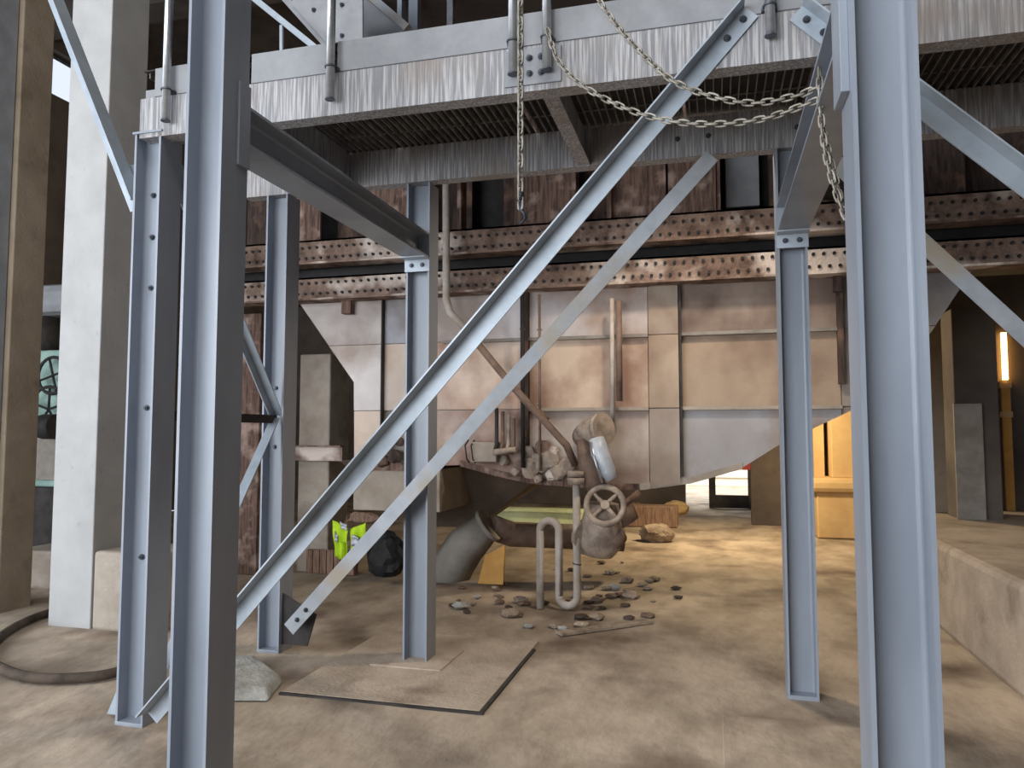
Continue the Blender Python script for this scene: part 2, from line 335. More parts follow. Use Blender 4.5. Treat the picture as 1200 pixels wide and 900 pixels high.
# deck joists and bar grating between the two beams
for X, lab in ((-2.6, 'deck joist near the left foreground column, under the walkway grating'), (-.83, 'short deck joist under the walkway beside the hanging chain'), (.95, 'deck joist under the walkway behind the right foreground column'), (2.4, 'deck joist under the walkway at the right edge')):
    t = thing('deck_joist', lab, 'beam', (X, 4.3, 3.44), 'joists under the walkway')
    obj('web', MB().box((X-.005, 3.6, 3.452), (X+.005, 5.0, 3.688)), 'streak', t)
    obj('bottom_flange', MB().box((X-.045, 3.6, 3.44), (X+.045, 5.0, 3.452)), 'streak', t)
bar = MB().box((-.003, -.7, 0), (.003, .7, .03)).mesh('bearing_bar', M['grate'])
rod = MB().box((-.5, -.004, 0), (.5, .004, .008)).mesh('cross_rod', M['grate'])
for k in range(6):
    X = -3.2 + k * 1.02
    t = thing('deck_grating', ('steel bar grating panel overhead, ' + ('leftmost, behind the left foreground column', 'second from the left, above the dark side beam', 'third from the left, beside the hanging chain', 'fourth from the left, above the sagging chains', 'fifth from the left, behind the right foreground column', 'rightmost, beyond the right foreground column')[k]), 'grating', (X+.5, 4.3, 3.69), 'walkway grating panels')
    obj('shade_backing', MB().box((X, 3.58, 3.724), (X+1.0, 5.06, 3.73)), 'dark', t)  # dark sheet added above the bars for the shade behind them
    for i in range(20): piece('bearing_bar', bar, (X + .025 + i*.05, 4.3, 3.69), t)
    for i in range(4): piece('cross_rod', rod, (X + .5, 3.75 + i*.34, 3.712), t)

# ================================================================== braces
def brace(label, p0, p1, Y, w=.09, out=-1, m='brace', bl=(), gus=None, rib=True, flip=1):
    """angle iron lying in the plane Y: one leg flat in the plane, the other standing out along its upper edge"""
    p0 = Vector((p0[0], Y, p0[1])); p1 = Vector((p1[0], Y, p1[1])); d = (p1-p0).normalized(); n = Vector((-d.z, 0, d.x))
    if n.z < 0: n = -n
    t = thing('diagonal_brace', label, 'brace', tuple(p0), 'diagonal braces of the steel frame')
    def slab(lo, hi, ya, yb):
        mb = MB(); q = [p + n*a + Vector((0, y, 0)) for p in (p0, p1) for a, y in ((lo, ya), (hi, ya), (hi, yb), (lo, yb))]
        return mb.add(q, [(0,1,2,3), (7,6,5,4), (0,4,5,1), (1,5,6,2), (2,6,7,3), (3,7,4,0)])
    obj('flat_leg', slab(-w/2, w/2, 0, .008), m, t)
    if out < 0: obj('standing_leg', slab(w/2-.008, w/2, -w, 0), m, t)
    else: obj('standing_leg', slab(w/2-.008, w/2, .008, w), m, t)
    L_ = (p1-p0).length
    for s in bl: bolt(p0 + d*(s if s >= 0 else L_ + s), t)
    if gus: obj('gusset_plate', gus, 'toe', t)
    return t
brace('long pale angle-iron diagonal crossing the picture from upper right to lower left', (-2.98, .06), (.20, 3.567), 3.548, bl=(-.05, -.16))
brace('pale angle-iron diagonal descending to the right out of the foreground column, upper of two', (.40, 3.53), (3.17, .76), 3.548, bl=(.06, .16))
brace('dusty angle-iron diagonal behind the longest one, ending near the footing column', (-2.97, .2), (.02, 3.384), 4.89, w=.1, out=1, m='brace_dusty', bl=(.1, .2))
brace('dusty angle-iron diagonal descending to the right, lower of two', (.647, 3.393), (2.97, .76), 4.89, w=.1, out=1, m='brace_dusty')
brace('pale angle-iron diagonal in front of the white concrete column, top left', (-3.29, 2.94), (-4.36, 5.16), 3.66, w=.1)
def ybrace(label, a, b, X):
    t = thing('diagonal_brace', label, 'brace', (X, a[0], a[1]), 'side braces between two left columns')
    obj('flat_leg', MB().extr([(-.004, -.035), (.004, -.035), (.004, .035), (-.004, .035)], (X, a[0], a[1]), (X, b[0], b[1]), (0, .3, 1)), 'brace', t)
    obj('standing_leg', MB().extr([(.004, .027), (.07, .027), (.07, .035), (.004, .035)], (X, a[0], a[1]), (X, b[0], b[1]), (0, .3, 1)), 'brace', t)
ybrace('side brace rising between the left foreground column and the one behind it', (5.0, 1.72), (3.8, 3.25), -3.2)
ybrace('side brace falling between the left foreground column and the one behind it', (5.0, 1.70), (3.8, .1), -3.2)
tag(obj('strut', MB().box((-3.22, 3.74, 1.68), (-3.17, 5.0, 1.74)), 'dark'), 'dark level strut between the rising and falling side braces', 'strut')

# ================================================================== chains
def link_mesh():
    mb = MB(); R, h, r = .0105, .013, .0042; pts = []
    for k in range(12):
        a = 2*math.pi*k/12; pts.append(Vector((R*math.cos(a), 0, R*math.sin(a) + (h if math.sin(a) >= 0 else -h) * (1 if abs(math.sin(a)) > .01 else 0))))
    n = len(pts); b = len(mb.v)
    for i, p in enumerate(pts):
        t = (pts[(i+1) % n] - pts[i-1]).normalized(); u = Vector((0, 1, 0)); w = t.cross(u)
        for k in range(5):
            a = 2*math.pi*k/5; mb.v.append(p + u*r*math.cos(a) + w*r*math.sin(a))
    for i in range(n):
        for k in range(5): mb.f.append([b+i*5+k, b+((i+1) % n)*5+k, b+((i+1) % n)*5+(k+1) % 5, b+i*5+(k+1) % 5]); mb.sm.append(True)
    return mb.mesh('link', M['chain'])
LINK = link_mesh()
def chain(label, pts, pitch=.038, scale=1.0):
    pts = [Vector(p) for p in pts]
    # catmull-rom resample
    P = [pts[0]*2 - pts[1]] + pts + [pts[-1]*2 - pts[-2]]; dense = []
    for i in range(1, len(P)-2):
        for k in range(40):
            t = k/40; a, b, c, d = P[i-1], P[i], P[i+1], P[i+2]
            dense.append(.5*((2*b) + (c-a)*t + (2*a-5*b+4*c-d)*t*t + (3*b-a-3*c+d)*t**3))
    dense.append(pts[-1])
    t = thing('chain', label, 'chain', tuple(pts[0])); acc = 0; i = 0; last = dense[0]; n = 0
    for p in dense[1:]:
        acc += (p - last).length
        if acc >= pitch:
            d = (p - last).normalized(); acc = 0
            o = piece('link', LINK, p, t); q = d.to_track_quat('Z', 'Y')
            o.rotation_mode = 'QUATERNION'; o.rotation_quaternion = q @ Matrix.Rotation(math.pi/2*(n % 2) + .5, 3, 'Z').to_quaternion(); o.scale = (scale,)*3; n += 1
        last = p
    return t
ct = at(610, 238, 3.3)
c1 = chain('hoist chain hanging straight down with a black hook at its end', [(ct.x-.002, 3.3, 5.0), (ct.x, 3.3, 4.2), tuple(ct)], .037, 1.35)
hk = MB().tube([ct + Vector((0, 0, .03)), ct + Vector((0, 0, -.03)), ct + Vector((.018, 0, -.05)), ct + Vector((.022, 0, -.075)), ct + Vector((.004, 0, -.095)), ct + Vector((-.018, 0, -.085))], [.012, .009, .008, .008, .007, .004], 8)
obj('hook', hk, 'hook', c1); obj('swivel', MB().cyl(ct + Vector((0, 0, .01)), ct + Vector((0, 0, .05)), .016, 10), 'hook', c1)
chain('upper of two chains sagging across to the right foreground column', [at(680, -40, 3.35), at(705, 5, 3.33), at(745, 55, 3.3), at(795, 98, 3.25), at(870, 120, 3.2), at(930, 113, 3.15), at(962, 100, 3.1)], .036, 1.1)
chain('lower of two chains sagging across to the right foreground column', [at(640, 30, 3.4), at(655, 72, 3.36), at(690, 105, 3.33), at(750, 133, 3.3), at(815, 145, 3.25), at(890, 140, 3.2), at(962, 116, 3.1)], .036, 1.1)
chain('short chain dangling from the dark beam beside the right foreground column', [at(960, 75, 3.05), at(962, 130, 3.05), at(968, 180, 3.05), at(980, 225, 3.05), at(996, 265, 3.05)], .036, 1.1)
chain('thin loose chain strand beside the right foreground column', [at(962, 140, 3.07), at(975, 190, 3.07), at(990, 250, 3.07)], .030, .85)

# ================================================================== big hopper behind the frame
YH = 7.3
H = thing('hopper', 'huge dust-caked steel hopper with bolted rusty flanges behind the frame', 'hopper', (-1.0, YH+1.2, 0))
poly_px = [(350, 348), (415, 448), (415, 548), (540, 545), (580, 556), (620, 565), (690, 571), (750, 573), (810, 565), (870, 548), (915, 520), (1000, 480), (1092, 388), (1142, 328)]
poly = [(at(x, y, YH).x, at(x, y, YH).z) for x, y in poly_px]
poly[0] = (poly[0][0], 3.05); poly[-1] = (poly[-1][0], 3.05)
obj('body', MB().prism(poly, YH+.02, YH+1.7), 'grey', H)
def clip(pl, ax, v, keep):
    out = []
    for i in range(len(pl)):
        a, b = pl[i], pl[(i+1) % len(pl)]; ia = (a[ax]-v)*keep >= 0; ib = (b[ax]-v)*keep >= 0
        if ia: out.append(a)
        if ia != ib:
            t = (v-a[ax])/(b[ax]-a[ax]); out.append((a[0]+(b[0]-a[0])*t, a[1]+(b[1]-a[1])*t))
    return out
def hx(x): return at(x, 430, YH).x
XS = [-5, hx(450), hx(478), hx(618), hx(760), hx(796), hx(985), 3]
ZS = [0, 1.845, 2.55, 3.2]
pal = {}
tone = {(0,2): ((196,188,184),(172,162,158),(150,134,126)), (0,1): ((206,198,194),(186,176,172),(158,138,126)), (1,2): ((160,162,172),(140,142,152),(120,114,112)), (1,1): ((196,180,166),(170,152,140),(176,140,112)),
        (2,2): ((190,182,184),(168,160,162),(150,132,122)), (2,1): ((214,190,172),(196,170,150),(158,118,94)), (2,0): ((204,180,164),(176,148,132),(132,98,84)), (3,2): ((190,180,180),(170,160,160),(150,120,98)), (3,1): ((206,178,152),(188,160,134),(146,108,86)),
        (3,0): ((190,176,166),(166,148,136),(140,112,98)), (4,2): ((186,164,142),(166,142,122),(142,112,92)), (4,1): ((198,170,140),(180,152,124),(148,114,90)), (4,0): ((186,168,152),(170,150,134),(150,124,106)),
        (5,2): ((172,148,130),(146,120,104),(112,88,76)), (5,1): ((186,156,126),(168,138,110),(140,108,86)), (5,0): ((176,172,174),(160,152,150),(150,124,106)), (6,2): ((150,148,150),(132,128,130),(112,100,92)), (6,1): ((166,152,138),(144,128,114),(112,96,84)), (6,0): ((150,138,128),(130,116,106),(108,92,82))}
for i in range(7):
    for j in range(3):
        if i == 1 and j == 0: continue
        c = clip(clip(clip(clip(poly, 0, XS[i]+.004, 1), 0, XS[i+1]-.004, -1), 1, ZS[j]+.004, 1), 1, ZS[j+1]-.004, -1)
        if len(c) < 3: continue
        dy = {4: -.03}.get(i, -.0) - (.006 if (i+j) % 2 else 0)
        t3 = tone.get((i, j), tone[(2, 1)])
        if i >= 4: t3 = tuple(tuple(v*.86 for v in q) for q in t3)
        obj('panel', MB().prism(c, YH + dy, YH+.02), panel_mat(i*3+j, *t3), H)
# stiffening ribs on the front
for x, w in ((450, .012), (618, .05), (798, .02), (985, .05)):
    X = hx(x); zt = 3.03; zb = 1.2 if x < 900 else 2.05
    if x == 450: zb = 1.3
    obj('rib', MB().box((X-w/2, YH-.07, zb), (X+w/2, YH, zt)), 'rustdk' if w > .03 else 'dark', H)
for j, (xa, xb) in ((1, (618, 760)), (1, (798, 985)), (2, (520, 618)), (2, (618, 760)), (2, (798, 985))):
    z = ZS[j]; obj('rib', MB().box((hx(xa), YH-.05, z-.02), (hx(xb), YH, z+.012)), 'grey' if j == 2 else 'conc', H)
# sloping side edges lip
# two bolted flange bands
for z0, z1, yo in ((3.43, 3.70, -.10), (3.04, 3.29, -.10)):
    f = obj('flange', MB().box((-5.4, YH+yo, z0), (3.6, YH+yo+.02, z1)).box((-5.4, YH+yo, z1-.02), (3.6, YH+.5, z1)).box((-5.4, YH+yo-.12, z0-.02), (3.6, YH+.0, z0)), 'flange', H)
    bb = MB()
    for r_, z in enumerate((z0+.07, z0+.185)):
        x = -5.3 + .04*r_
        while x < 3.5:
            bb.tube([(x, YH+yo, z), (x, YH+yo-.02, z)], .016, 6); x += .088
    tag(obj('bolt_row', bb, 'black', f), kind='stuff')
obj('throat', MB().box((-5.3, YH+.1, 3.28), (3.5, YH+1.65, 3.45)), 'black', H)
# crumbling rust plates above the flanges
xs = [-5.3, -4.6, -4.15, -3.6, -2.95, -2.5, -2.15, -1.95, -1.3, -.95, -.4, .05, .55, 1.4, 2.2, 3.5]
for k in range(len(xs)-1):
    if k in (5, 11): continue
    d = random.uniform(0, .1) if k in (1, 3, 7, 9, 10, 13) else random.uniform(.25, .45); z1 = 5.0
    obj('rust_plate', MB().box((xs[k]+.01, YH+.02+d, 3.70), (xs[k+1]-.01, YH+.05+d, z1)), 'rust' if k in (1, 3, 7, 9, 10) else 'rustdk', H)
for x in (-2.95, -2.5, -1.3, -.95, .05, .08):
    obj('rust_rib', MB().box((x-.02, YH-.08, 3.70), (x+.02, YH+.1, 5.0)), 'rust', H)
obj('column_block', MB().box((at(846, 0, 7.7).x, 7.6, at(860, 246, 7.7).z), (at(884, 0, 7.7).x, 7.88, 4.6)), 'toe', H)  # pale block standing in for the concrete column beyond the gap
obj('bracket', MB().box((hx(404), YH-.1, 2.88), (hx(415), YH-.02, 3.04)), 'rust', H)
obj('bracket', MB().box((hx(978), YH-.1, 2.88), (hx(988), YH-.02, 3.04)), 'rustdk', H)
obj('dark_gap_sheet', MB().box((-5.3, YH+.6, 3.7), (3.6, YH+.7, 5.2)), 'black', H)  # black sheet puts the darkness into the gaps between plates
# lower step of the hopper, left of the footing column
LS = obj('lower_box', MB().box((at(420, 0, YH).x+.03, YH-.02, .80), (at(512, 560, YH).x+.04, YH+1.0, 1.24)), 'conc', H, .01)
obj('crust', MB().box((hx(422), YH-.06, 1.22), (hx(512), YH+.4, 1.30)), 'rust', H)
# pyramid of the second outlet beneath
rs = [q for q in poly if q[1] < 1.34 and -2.9 < q[0] < .3]
for a_, b_ in zip(rs[:-1], rs[1:]):
    obj('rust_strip', MB().prism([(a_[0], a_[1]-.012), (b_[0], b_[1]-.012), (b_[0], b_[1]+.05), (a_[0], a_[1]+.05)], YH-.02, YH-.0005), 'rust' if a_[0] < -1.1 else 'conc', H)
obj('pyramid', MB().add([(-4.2, 7.9, 1.3), (-1.6, 7.9, 1.3), (-1.6, 9.0, 1.3), (-4.2, 9.0, 1.3), (-3.3, 8.5, .5), (-2.72, 8.5, .5), (-2.72, 8.8, .5), (-3.3, 8.8, .5)], [(0,1,5,4), (1,2,6,5), (2,3,7,6), (3,0,4,7), (0,3,2,1), (4,5,6,7)]), 'dkbrown', H)
# gray duct chute with flange lying below
D = thing('duct_elbow', 'grey flanged duct elbow lying on the floor under the hopper', 'duct', (-2.6, 8.0, 0))
a, b = at(528, 672, 8.0), at(578, 618, 8.0)
obj('chute', MB().tube([at(520, 680, 8.0), at(545, 640, 8.0), at(572, 615, 8.0)], [.25, .23, .17], 6), 'grey', D)
obj('flange', MB().tube([at(570, 617, 8.0), at(574, 614, 8.0)], .2, 14), 'grey', D)
obj('pipe_run', MB().tube([at(574, 617, 8.1), at(600, 626, 8.3), (-1.0, 8.6, .42)], .14, 12), 'pipebr', D)
tag(obj('board', MB().prism([(at(562, 0, 7.8).x, 0.0), (at(590, 0, 7.8).x, .0), (at(592, 0, 7.8).x, .42), (at(570, 0, 7.8).x, .30)], 7.8, 7.83), 'orange'), 'ochre-coloured board propped against the grey duct elbow', 'board')

# ================================================================== pipes
def arc(c, r, a0, a1, Y, n=10): return [Vector((c[0] + r*math.cos(math.radians(a0+(a1-a0)*k/n)), Y, c[1] + r*math.sin(math.radians(a0+(a1-a0)*k/n)))) for k in range(n+1)]
YS = 6.85
xa, xb, xc = at(633, 660, YS).x, at(655, 660, YS).x, at(676, 660, YS).x
r1, r2 = (xb-xa)/2, (xc-xb)/2; zt = at(644, 605, YS).z - .04 - r1; zb = .04 + r2
path = [Vector((xa, YS, .0)), Vector((xa, YS, zt))] + arc((xa+r1, zt), r1, 180, 0, YS) + [Vector((xb, YS, zb))] + arc((xb+r2, zb), r2, 180, 360, YS) + [Vector((xc, YS, 1.16))]
S = thing('siphon_pipe', 'pale S-bent siphon pipe with two U bends standing below the hopper', 'pipe', (xa, YS, 0))
obj('tube', MB().tube(path, .036, 12), 'pipe', S)
obj('flange', MB().cyl((xc, YS, 1.14), (xc, YS, 1.20), .085, 12).cyl((xc, YS, 1.21), (xc, YS, 1.26), .085, 12), 'valve', S)
obj('tie_band', MB().ring((xc, YS, .42), (0.2, 0, 1), .037, .006, 14, 6), 'hose', S)
R = thing('drain_pipe', 'pale pipe dropping beside the footing column then slanting to the valve', 'pipe', at(523, 355, 7.15))
p = [at(523, 200, 6.98), at(523, 350, 6.98), at(527, 366, 6.98), at(545, 384, 6.98)]
obj('riser', MB().tube(p, .038, 12), 'pipe', R)
obj('slant', MB().tube([at(543, 382, 6.98), at(600, 452, 6.98), at(664, 522, 7.0), at(674, 545, 7.08)], .036, 12), 'pipebr', R)
obj('collar', MB().tube([at(630, 483, 7.1), at(640, 494, 7.1)], .046, 12), 'pipebr', R)
for x, y0_, y1_, r, m, lab in ((612, 345, 548, .022, 'black', 'black vertical conduit on the hopper face, left of the wide rib'), (632, 345, 552, .014, 'pipebr', 'thin brown vertical conduit on the hopper face, right of the wide rib'), (717, 350, 505, .022, 'pipe', 'thin pale vertical rod pipe on the hopper, left of a pair'), (725, 352, 470, .03, 'pipebr', 'thicker brown vertical pipe on the hopper, right of a pair')):
    t = thing('conduit', lab, 'pipe', at(x, y1_, 7.2), 'vertical conduits on the hopper face')
    obj('tube', MB().tube([at(x, y0_, 7.14), at(x+1, y1_, 7.14)], r, 8), m, t)
    for f in (.2, .62): obj('clip', MB().tube([at(x-3, y0_+(y1_-y0_)*f, 7.15), at(x+3, y0_+(y1_-y0_)*f, 7.15)], .01, 6), 'valve', t)
# manifold of small pipes at the hopper bottom
Q = thing('pipe_manifold', 'cluster of small crusted pipes at the hopper bottom', 'pipes', at(600, 545, 7.15))
for k, x in enumerate((582, 589, 596, 602)):
    obj('stub', MB().tube([at(x, 478 + k*4, 7.12), at(x, 520, 7.12), at(x-3, 532, 7.14)], .02, 8), ('dark', 'pipebr', 'valve', 'pipebr')[k], Q)
obj('header', MB().tube([at(578, 530, 7.1), at(605, 527, 7.1)], .03, 10), 'valve', Q)
obj('box', MB().box((at(556, 0, 7.2).x, 7.12, at(560, 541, 7.2).z), (at(585, 0, 7.2).x, 7.26, at(560, 518, 7.2).z)), 'conc', Q, .01)
for x in (549, 556): obj('handle', MB().tube([at(x, 516, 7.2), at(x-4, 522, 7.08), at(x-2, 538, 7.08), at(x+1, 542, 7.2)], .008, 6), 'dark', Q)
# crusts of dried dust on the hopper bottom
def lump(name, c, r, m, label=None, cat=None, parent=None, seed=0, sq=(1, 1, 1)):
    rnd = random.Random(seed); bm = bmesh.new(); bmesh.ops.create_icosphere(bm, subdivisions=(3 if r > .15 else 2), radius=1)
    for v in bm.verts:
        k = 1 + rnd.uniform(-.22, .18) * (.5 if r > .15 else 1); v.co = Vector((v.co.x*sq[0], v.co.y*sq[1], v.co.z*sq[2])) * r * k + Vector(c)
    mb = MB(); mb.add([v.co.copy() for v in bm.verts], [[v.index for v in f.verts] for f in bm.faces]); bm.free()
    o = obj(name, mb, m, parent)
    if label: tag(o, label, cat)
    return o
for k, (x, y, r) in enumerate(((622, 548, .10), (640, 540, .12), (636, 525, .08), (655, 552, .09), (618, 530, .07), (610, 545, .06), (664, 546, .08), (628, 536, .05), (648, 528, .05), (604, 552, .05), (590, 540, .05), (646, 556, .06), (630, 560, .05), (612, 518, .04), (440, 528, .07), (452, 520, .06), (462, 534, .08), (448, 540, .07), (468, 518, .05))):
    lump('crust', at(x, y, 7.22), r, ('valve', 'conc', 'flange')[k % 3] if k < 14 else 'rustdk', parent=H, seed=k, sq=(1, .6, 1))
# valve
VC = at(709, 592, 6.75)
V = thing('gate_valve', 'dusty cast-iron gate valve with round handwheel hanging from the hopper', 'valve', at(700, 640, 6.9))
fwd = Vector((.12, -1, .28)).normalized()
obj('nozzle', MB().tube([at(682, 512, 7.2), at(690, 507, 7.0), at(703, 503, 6.92)], [.10, .13, .13], 14), 'valve', V)
obj('nozzle_flange', MB().tube([at(703, 503, 6.93), at(708, 502, 6.9)], .15, 16), 'valve', V)
obj('yoke', MB().tube([at(684, 515, 6.95), at(690, 545, 6.92), at(700, 575, 6.88)], [.07, .10, .09], 10), 'pipebr', V)
obj('actuator', MB().tube([at(699, 514, 6.82), at(703, 530, 6.8), at(712, 552, 6.8), at(717, 562, 6.8)], [.07, .085, .075, .05], 12), 'silver', V)
obj('lever', MB().tube([at(692, 518, 6.75), at(699, 545, 6.72), at(706, 566, 6.72)], .012, 6), 'galv', V)
hw = obj('handwheel', MB().ring(VC, fwd, .165, .027, 28, 8), 'valve', V)
sp = fwd.cross(Vector((1, 0, 0))).normalized(); sx = sp.cross(fwd)
for k in range(4):
    a = math.radians(45 + 90*k); obj('spoke', MB().tube([VC, VC + (sx*math.cos(a) + sp*math.sin(a))*.165], [.022, .014], 8), 'valve', hw)
obj('hub', MB().cyl(VC - fwd*.05, VC + fwd*.04, .04, 12), 'valve', hw)
obj('stem', MB().cyl(VC, VC - fwd*.35, .02, 8), 'galv', V)
obj('bonnet', MB().tube([at(706, 590, 6.92), at(705, 615, 6.93), at(703, 640, 6.95), at(702, 652, 6.95)], [.15, .19, .19, .12], 16), 'valve', V)
obj('bonnet_flange', MB().tube([at(688, 628, 6.95), at(692, 630, 6.9)], .17, 14), 'valve', V)
obj('side_body', MB().tube([at(716, 625, 6.9), at(724, 636, 6.95)], [.12, .10], 12), 'pipebr', V)
obj('rear_body', MB().tube([at(726, 600, 7.05), at(736, 615, 7.05)], [.15, .12], 12), 'pipebr', V)
obj('rear_flange', MB().tube([at(737, 582, 7.2), at(742, 588, 7.2)], .11, 12), 'wood', V)

# ================================================================== left side: concrete columns and clutter
C1 = tag(obj('concrete_column', MB().box((-5.43, 5.2, -.02), (-5.0, 5.64, 9.2)), 'white', None, .008), 'whitewashed square concrete column at the left, behind the slim steel column', 'column')
tag(obj('concrete_column', MB().box((-6.75, 5.40, -.02), (-6.2, 5.74, 9.2)), 'brown', None, .01), 'brown dusty concrete column at the left edge of the picture', 'column')
t = thing('clad_column', 'dark navy steel column with a bright edge at the far left edge', 'column', (-6.5, 5.2, 0))
obj('shaft', MB().box((-6.75, 5.18, 0), (-6.29, 5.39, 9.0)), 'navy', t, .01)
obj('edge_angle', MB().box((-6.29, 5.17, 0), (-6.25, 5.39, 9.0)), 'toe', t, .004)
for y in (30, 66): 
    z = at(10, y, 5.18).z; obj('band', MB().box((-6.76, 5.16, z-.02), (-6.25, 5.19, z+.02)), 'toe', t)
tag(obj('concrete_plinth', MB().box((-4.99, 5.2, -.02), (-4.35, 5.75, .63)), 'conc', None, .03), 'rough concrete plinth block beside the foot of the whitewashed column', 'plinth')
tag(obj('concrete_plinth', MB().box((-7.2, 6.4, -.02), (-5.6, 7.0, .38)), 'conc', None, .03), 'low concrete block between the two left concrete columns', 'plinth')
def smooth(pts, n=10):
    P = [pts[0]*2 - pts[1]] + pts + [pts[-1]*2 - pts[-2]]; o = []
    for i in range(1, len(P)-2):
        for k in range(n):
            t = k/n; a, b, c, d = P[i-1], P[i], P[i+1], P[i+2]; o.append(.5*((2*b) + (c-a)*t + (2*a-5*b+4*c-d)*t*t + (3*b-a-3*c+d)*t**3))
    return o + [pts[-1]]
hp = smooth([fl(200, 768), fl(140, 792), fl(90, 800), fl(35, 799), fl(0, 788), fl(-18, 772), fl(-5, 756), fl(14, 741), fl(40, 728), fl(70, 718)])
tag(obj('hose', MB().tube([v + Vector((0, 0, .03)) for v in hp], .034, 10), 'hose'), 'dark dirty hose looping across the floor at lower left', 'hose')
# machine seen in the gap
T = thing('machine', 'sea-green machine with handwheels in the dark gap between left concrete columns', 'machine', (-8.6, 8.2, 0))
obj('cabinet', MB().box((-9.3, 8.05, .9), (-7.9, 8.9, 2.72)), 'green', T, .03)
obj('base', MB().box((-9.4, 7.95, 0), (-7.8, 8.9, .9)), 'dark', T, .02)
obj('mesh_guard', MB().box((-9.2, 7.98, 1.0), (-8.0, 8.05, 1.65)), 'grey', T)
obj('hood', MB().box((-9.4, 8.0, 3.2), (-7.7, 8.9, 3.62)), 'toe', T, .12)
for x, y, r, n in ((62, 440, .24, 4), (57, 480, .30, 5)):
    c = at(x, y, 7.9); w = obj('handwheel', MB().ring(c, (0, 1, 0), r, .022, 24, 6), 'black', T)
    for k in range(n): a = 2*math.pi*k/n + .3; obj('spoke', MB().tube([c, c + Vector((math.cos(a)*r, 0, math.sin(a)*r))], .016, 6), 'black', w)
obj('motor', MB().cyl(at(50, 500, 7.8), at(66, 500, 7.8), .16, 12), 'black', T)
obj('drum', MB().cyl((-9.0, 8.3, 2.72), (-9.0, 8.3, 3.2), .3, 14), 'dark', T)
# slab of stone behind the foot of the foreground column
tag(obj('stone_slab', MB().add([fl(262, 822), fl(315, 822), fl(332, 800), fl(300, 778), fl(262, 775), fl(262, 812)+Vector((0,0,.06)), fl(312, 815)+Vector((0,0,.05)), fl(326, 798)+Vector((0,0,.05)), fl(298, 780)+Vector((0,0,.07)), fl(262, 778)+Vector((0,0,.07))],
    [(4,3,2,1,0), (5,6,7,8,9), (0,1,6,5), (1,2,7,6), (2,3,8,7), (3,4,9,8), (4,0,5,9)]), 'stone', None, .015), 'pale broken stone slab on the floor right of the left foreground column', 'stone')
# things below the hopper on the left
tag(obj('concrete_pier', MB().box((at(350, 500, 8).x, 8.0, -.02), (at(386, 500, 8).x, 8.5, 2.55)), 'conc', None, .02), 'grey concrete pier under the left slope of the hopper', 'pier')
t = thing('rusty_rail', 'rusty level rail crossing the grey pier under the hopper', 'rail', at(380, 530, 7.9))
za, zb_ = at(380, 540, 7.9).z, at(380, 522, 7.9).z
obj('web', MB().box((at(343, 0, 7.9).x, 7.9, za), (at(409, 0, 7.9).x, 7.92, zb_)), 'flange', t)
obj('flange', MB().box((at(343, 0, 7.9).x, 7.84, zb_-.015), (at(409, 0, 7.9).x, 7.96, zb_)), 'rust', t)
tag(obj('rusty_post', MB().box((-5.35, 7.6, 0), (-5.05, 7.9, 3.0)), 'rust', None, .01), 'rusty post seen through the gap right of the left foreground column', 'post')
bx = thing('crate', 'weathered slatted wooden crate under the hopper beside the hi-vis vest', 'crate', at(390, 668, 7.9))
x0_, x1_ = at(371, 0, 7.9).x, at(425, 0, 7.9).x
for k in range(7):
    w = (x1_-x0_)/7; obj('slat', MB().box((x0_+k*w+.006, 7.88, 0.0), (x0_+(k+1)*w-.006, 7.905, .26)), 'wood', bx)
obj('crate_side', MB().box((x0_, 7.905, 0), (x0_+.02, 7.98, .26)), 'wood', bx); obj('crate_side', MB().box((x1_-.02, 7.905, 0), (x1_, 7.98, .26)), 'wood', bx); obj('crate_back', MB().box((x0_+.02, 7.96, 0), (x1_-.02, 7.98, .26)), 'wood', bx)
# hi-vis vest draped over the crate front
def cloth(pts, y0, nx=8, nz=10, th=.012, amp=.02, seed=0):
    """pts: four px corners tl tr br bl on plane Y; wavy sheet with thickness"""
    a, b, c, d = [at(x, y, y0) for x, y in pts]; mb = MB(); n = (nx+1)*(nz+1); vs = []
    for s in (0, 1):
        for j in range(nz+1):
            for i in range(nx+1):
                u, v = i/nx, j/nz; p = (a*(1-u) + b*u)*(1-v) + (d*(1-u) + c*u)*v
                vs.append(p + Vector((0, s*th + amp*math.sin(u*9 + seed + 2*v) + amp*.6*math.cos(v*8 + seed), 0)))
    fs = []
    for j in range(nz):
        for i in range(nx):
            q = j*(nx+1)+i; fs.append((q, q+nx+1, q+nx+2, q+1)); fs.append((n+q, n+q+1, n+q+nx+2, n+q+nx+1))
    for i in range(nx): fs.append((i, i+1, n+i+1, n+i)); q = nz*(nx+1)+i; fs.append((q, n+q, n+q+1, q+1))
    for j in range(nz): q = j*(nx+1); fs.append((q, n+q, n+q+nx+1, q+nx+1)); q += nx; fs.append((q, q+nx+1, n+q+nx+1, n+q))
    return mb.add(vs, fs, True)
YV = 7.78
HV = thing('safety_vest', 'lime hi-vis safety vest with silver tape hanging under the hopper', 'vest', at(405, 655, YV))
obj('left_panel', cloth([(389, 610), (407, 618), (407, 652), (391, 652)], YV, seed=0), 'lime', HV)
obj('right_panel', cloth([(410, 620), (430, 612), (428, 640), (411, 654)], YV, seed=2), 'lime', HV)
obj('hem', cloth([(393, 634), (404, 636), (404, 657), (397, 656)], YV-.03, seed=4), 'lime', HV)
obj('reflective_tape', cloth([(391, 622), (396, 628), (396, 636), (392, 634)], YV-.04, 4, 4, seed=1), 'tape', HV)
obj('reflective_tape', cloth([(397, 611), (407, 615), (407, 622), (399, 618)], YV-.04, 4, 4, seed=1), 'tape', HV)
obj('reflective_tape', cloth([(412, 626), (421, 630), (420, 640), (413, 640)], YV-.04, 4, 4, seed=3), 'tape', HV)
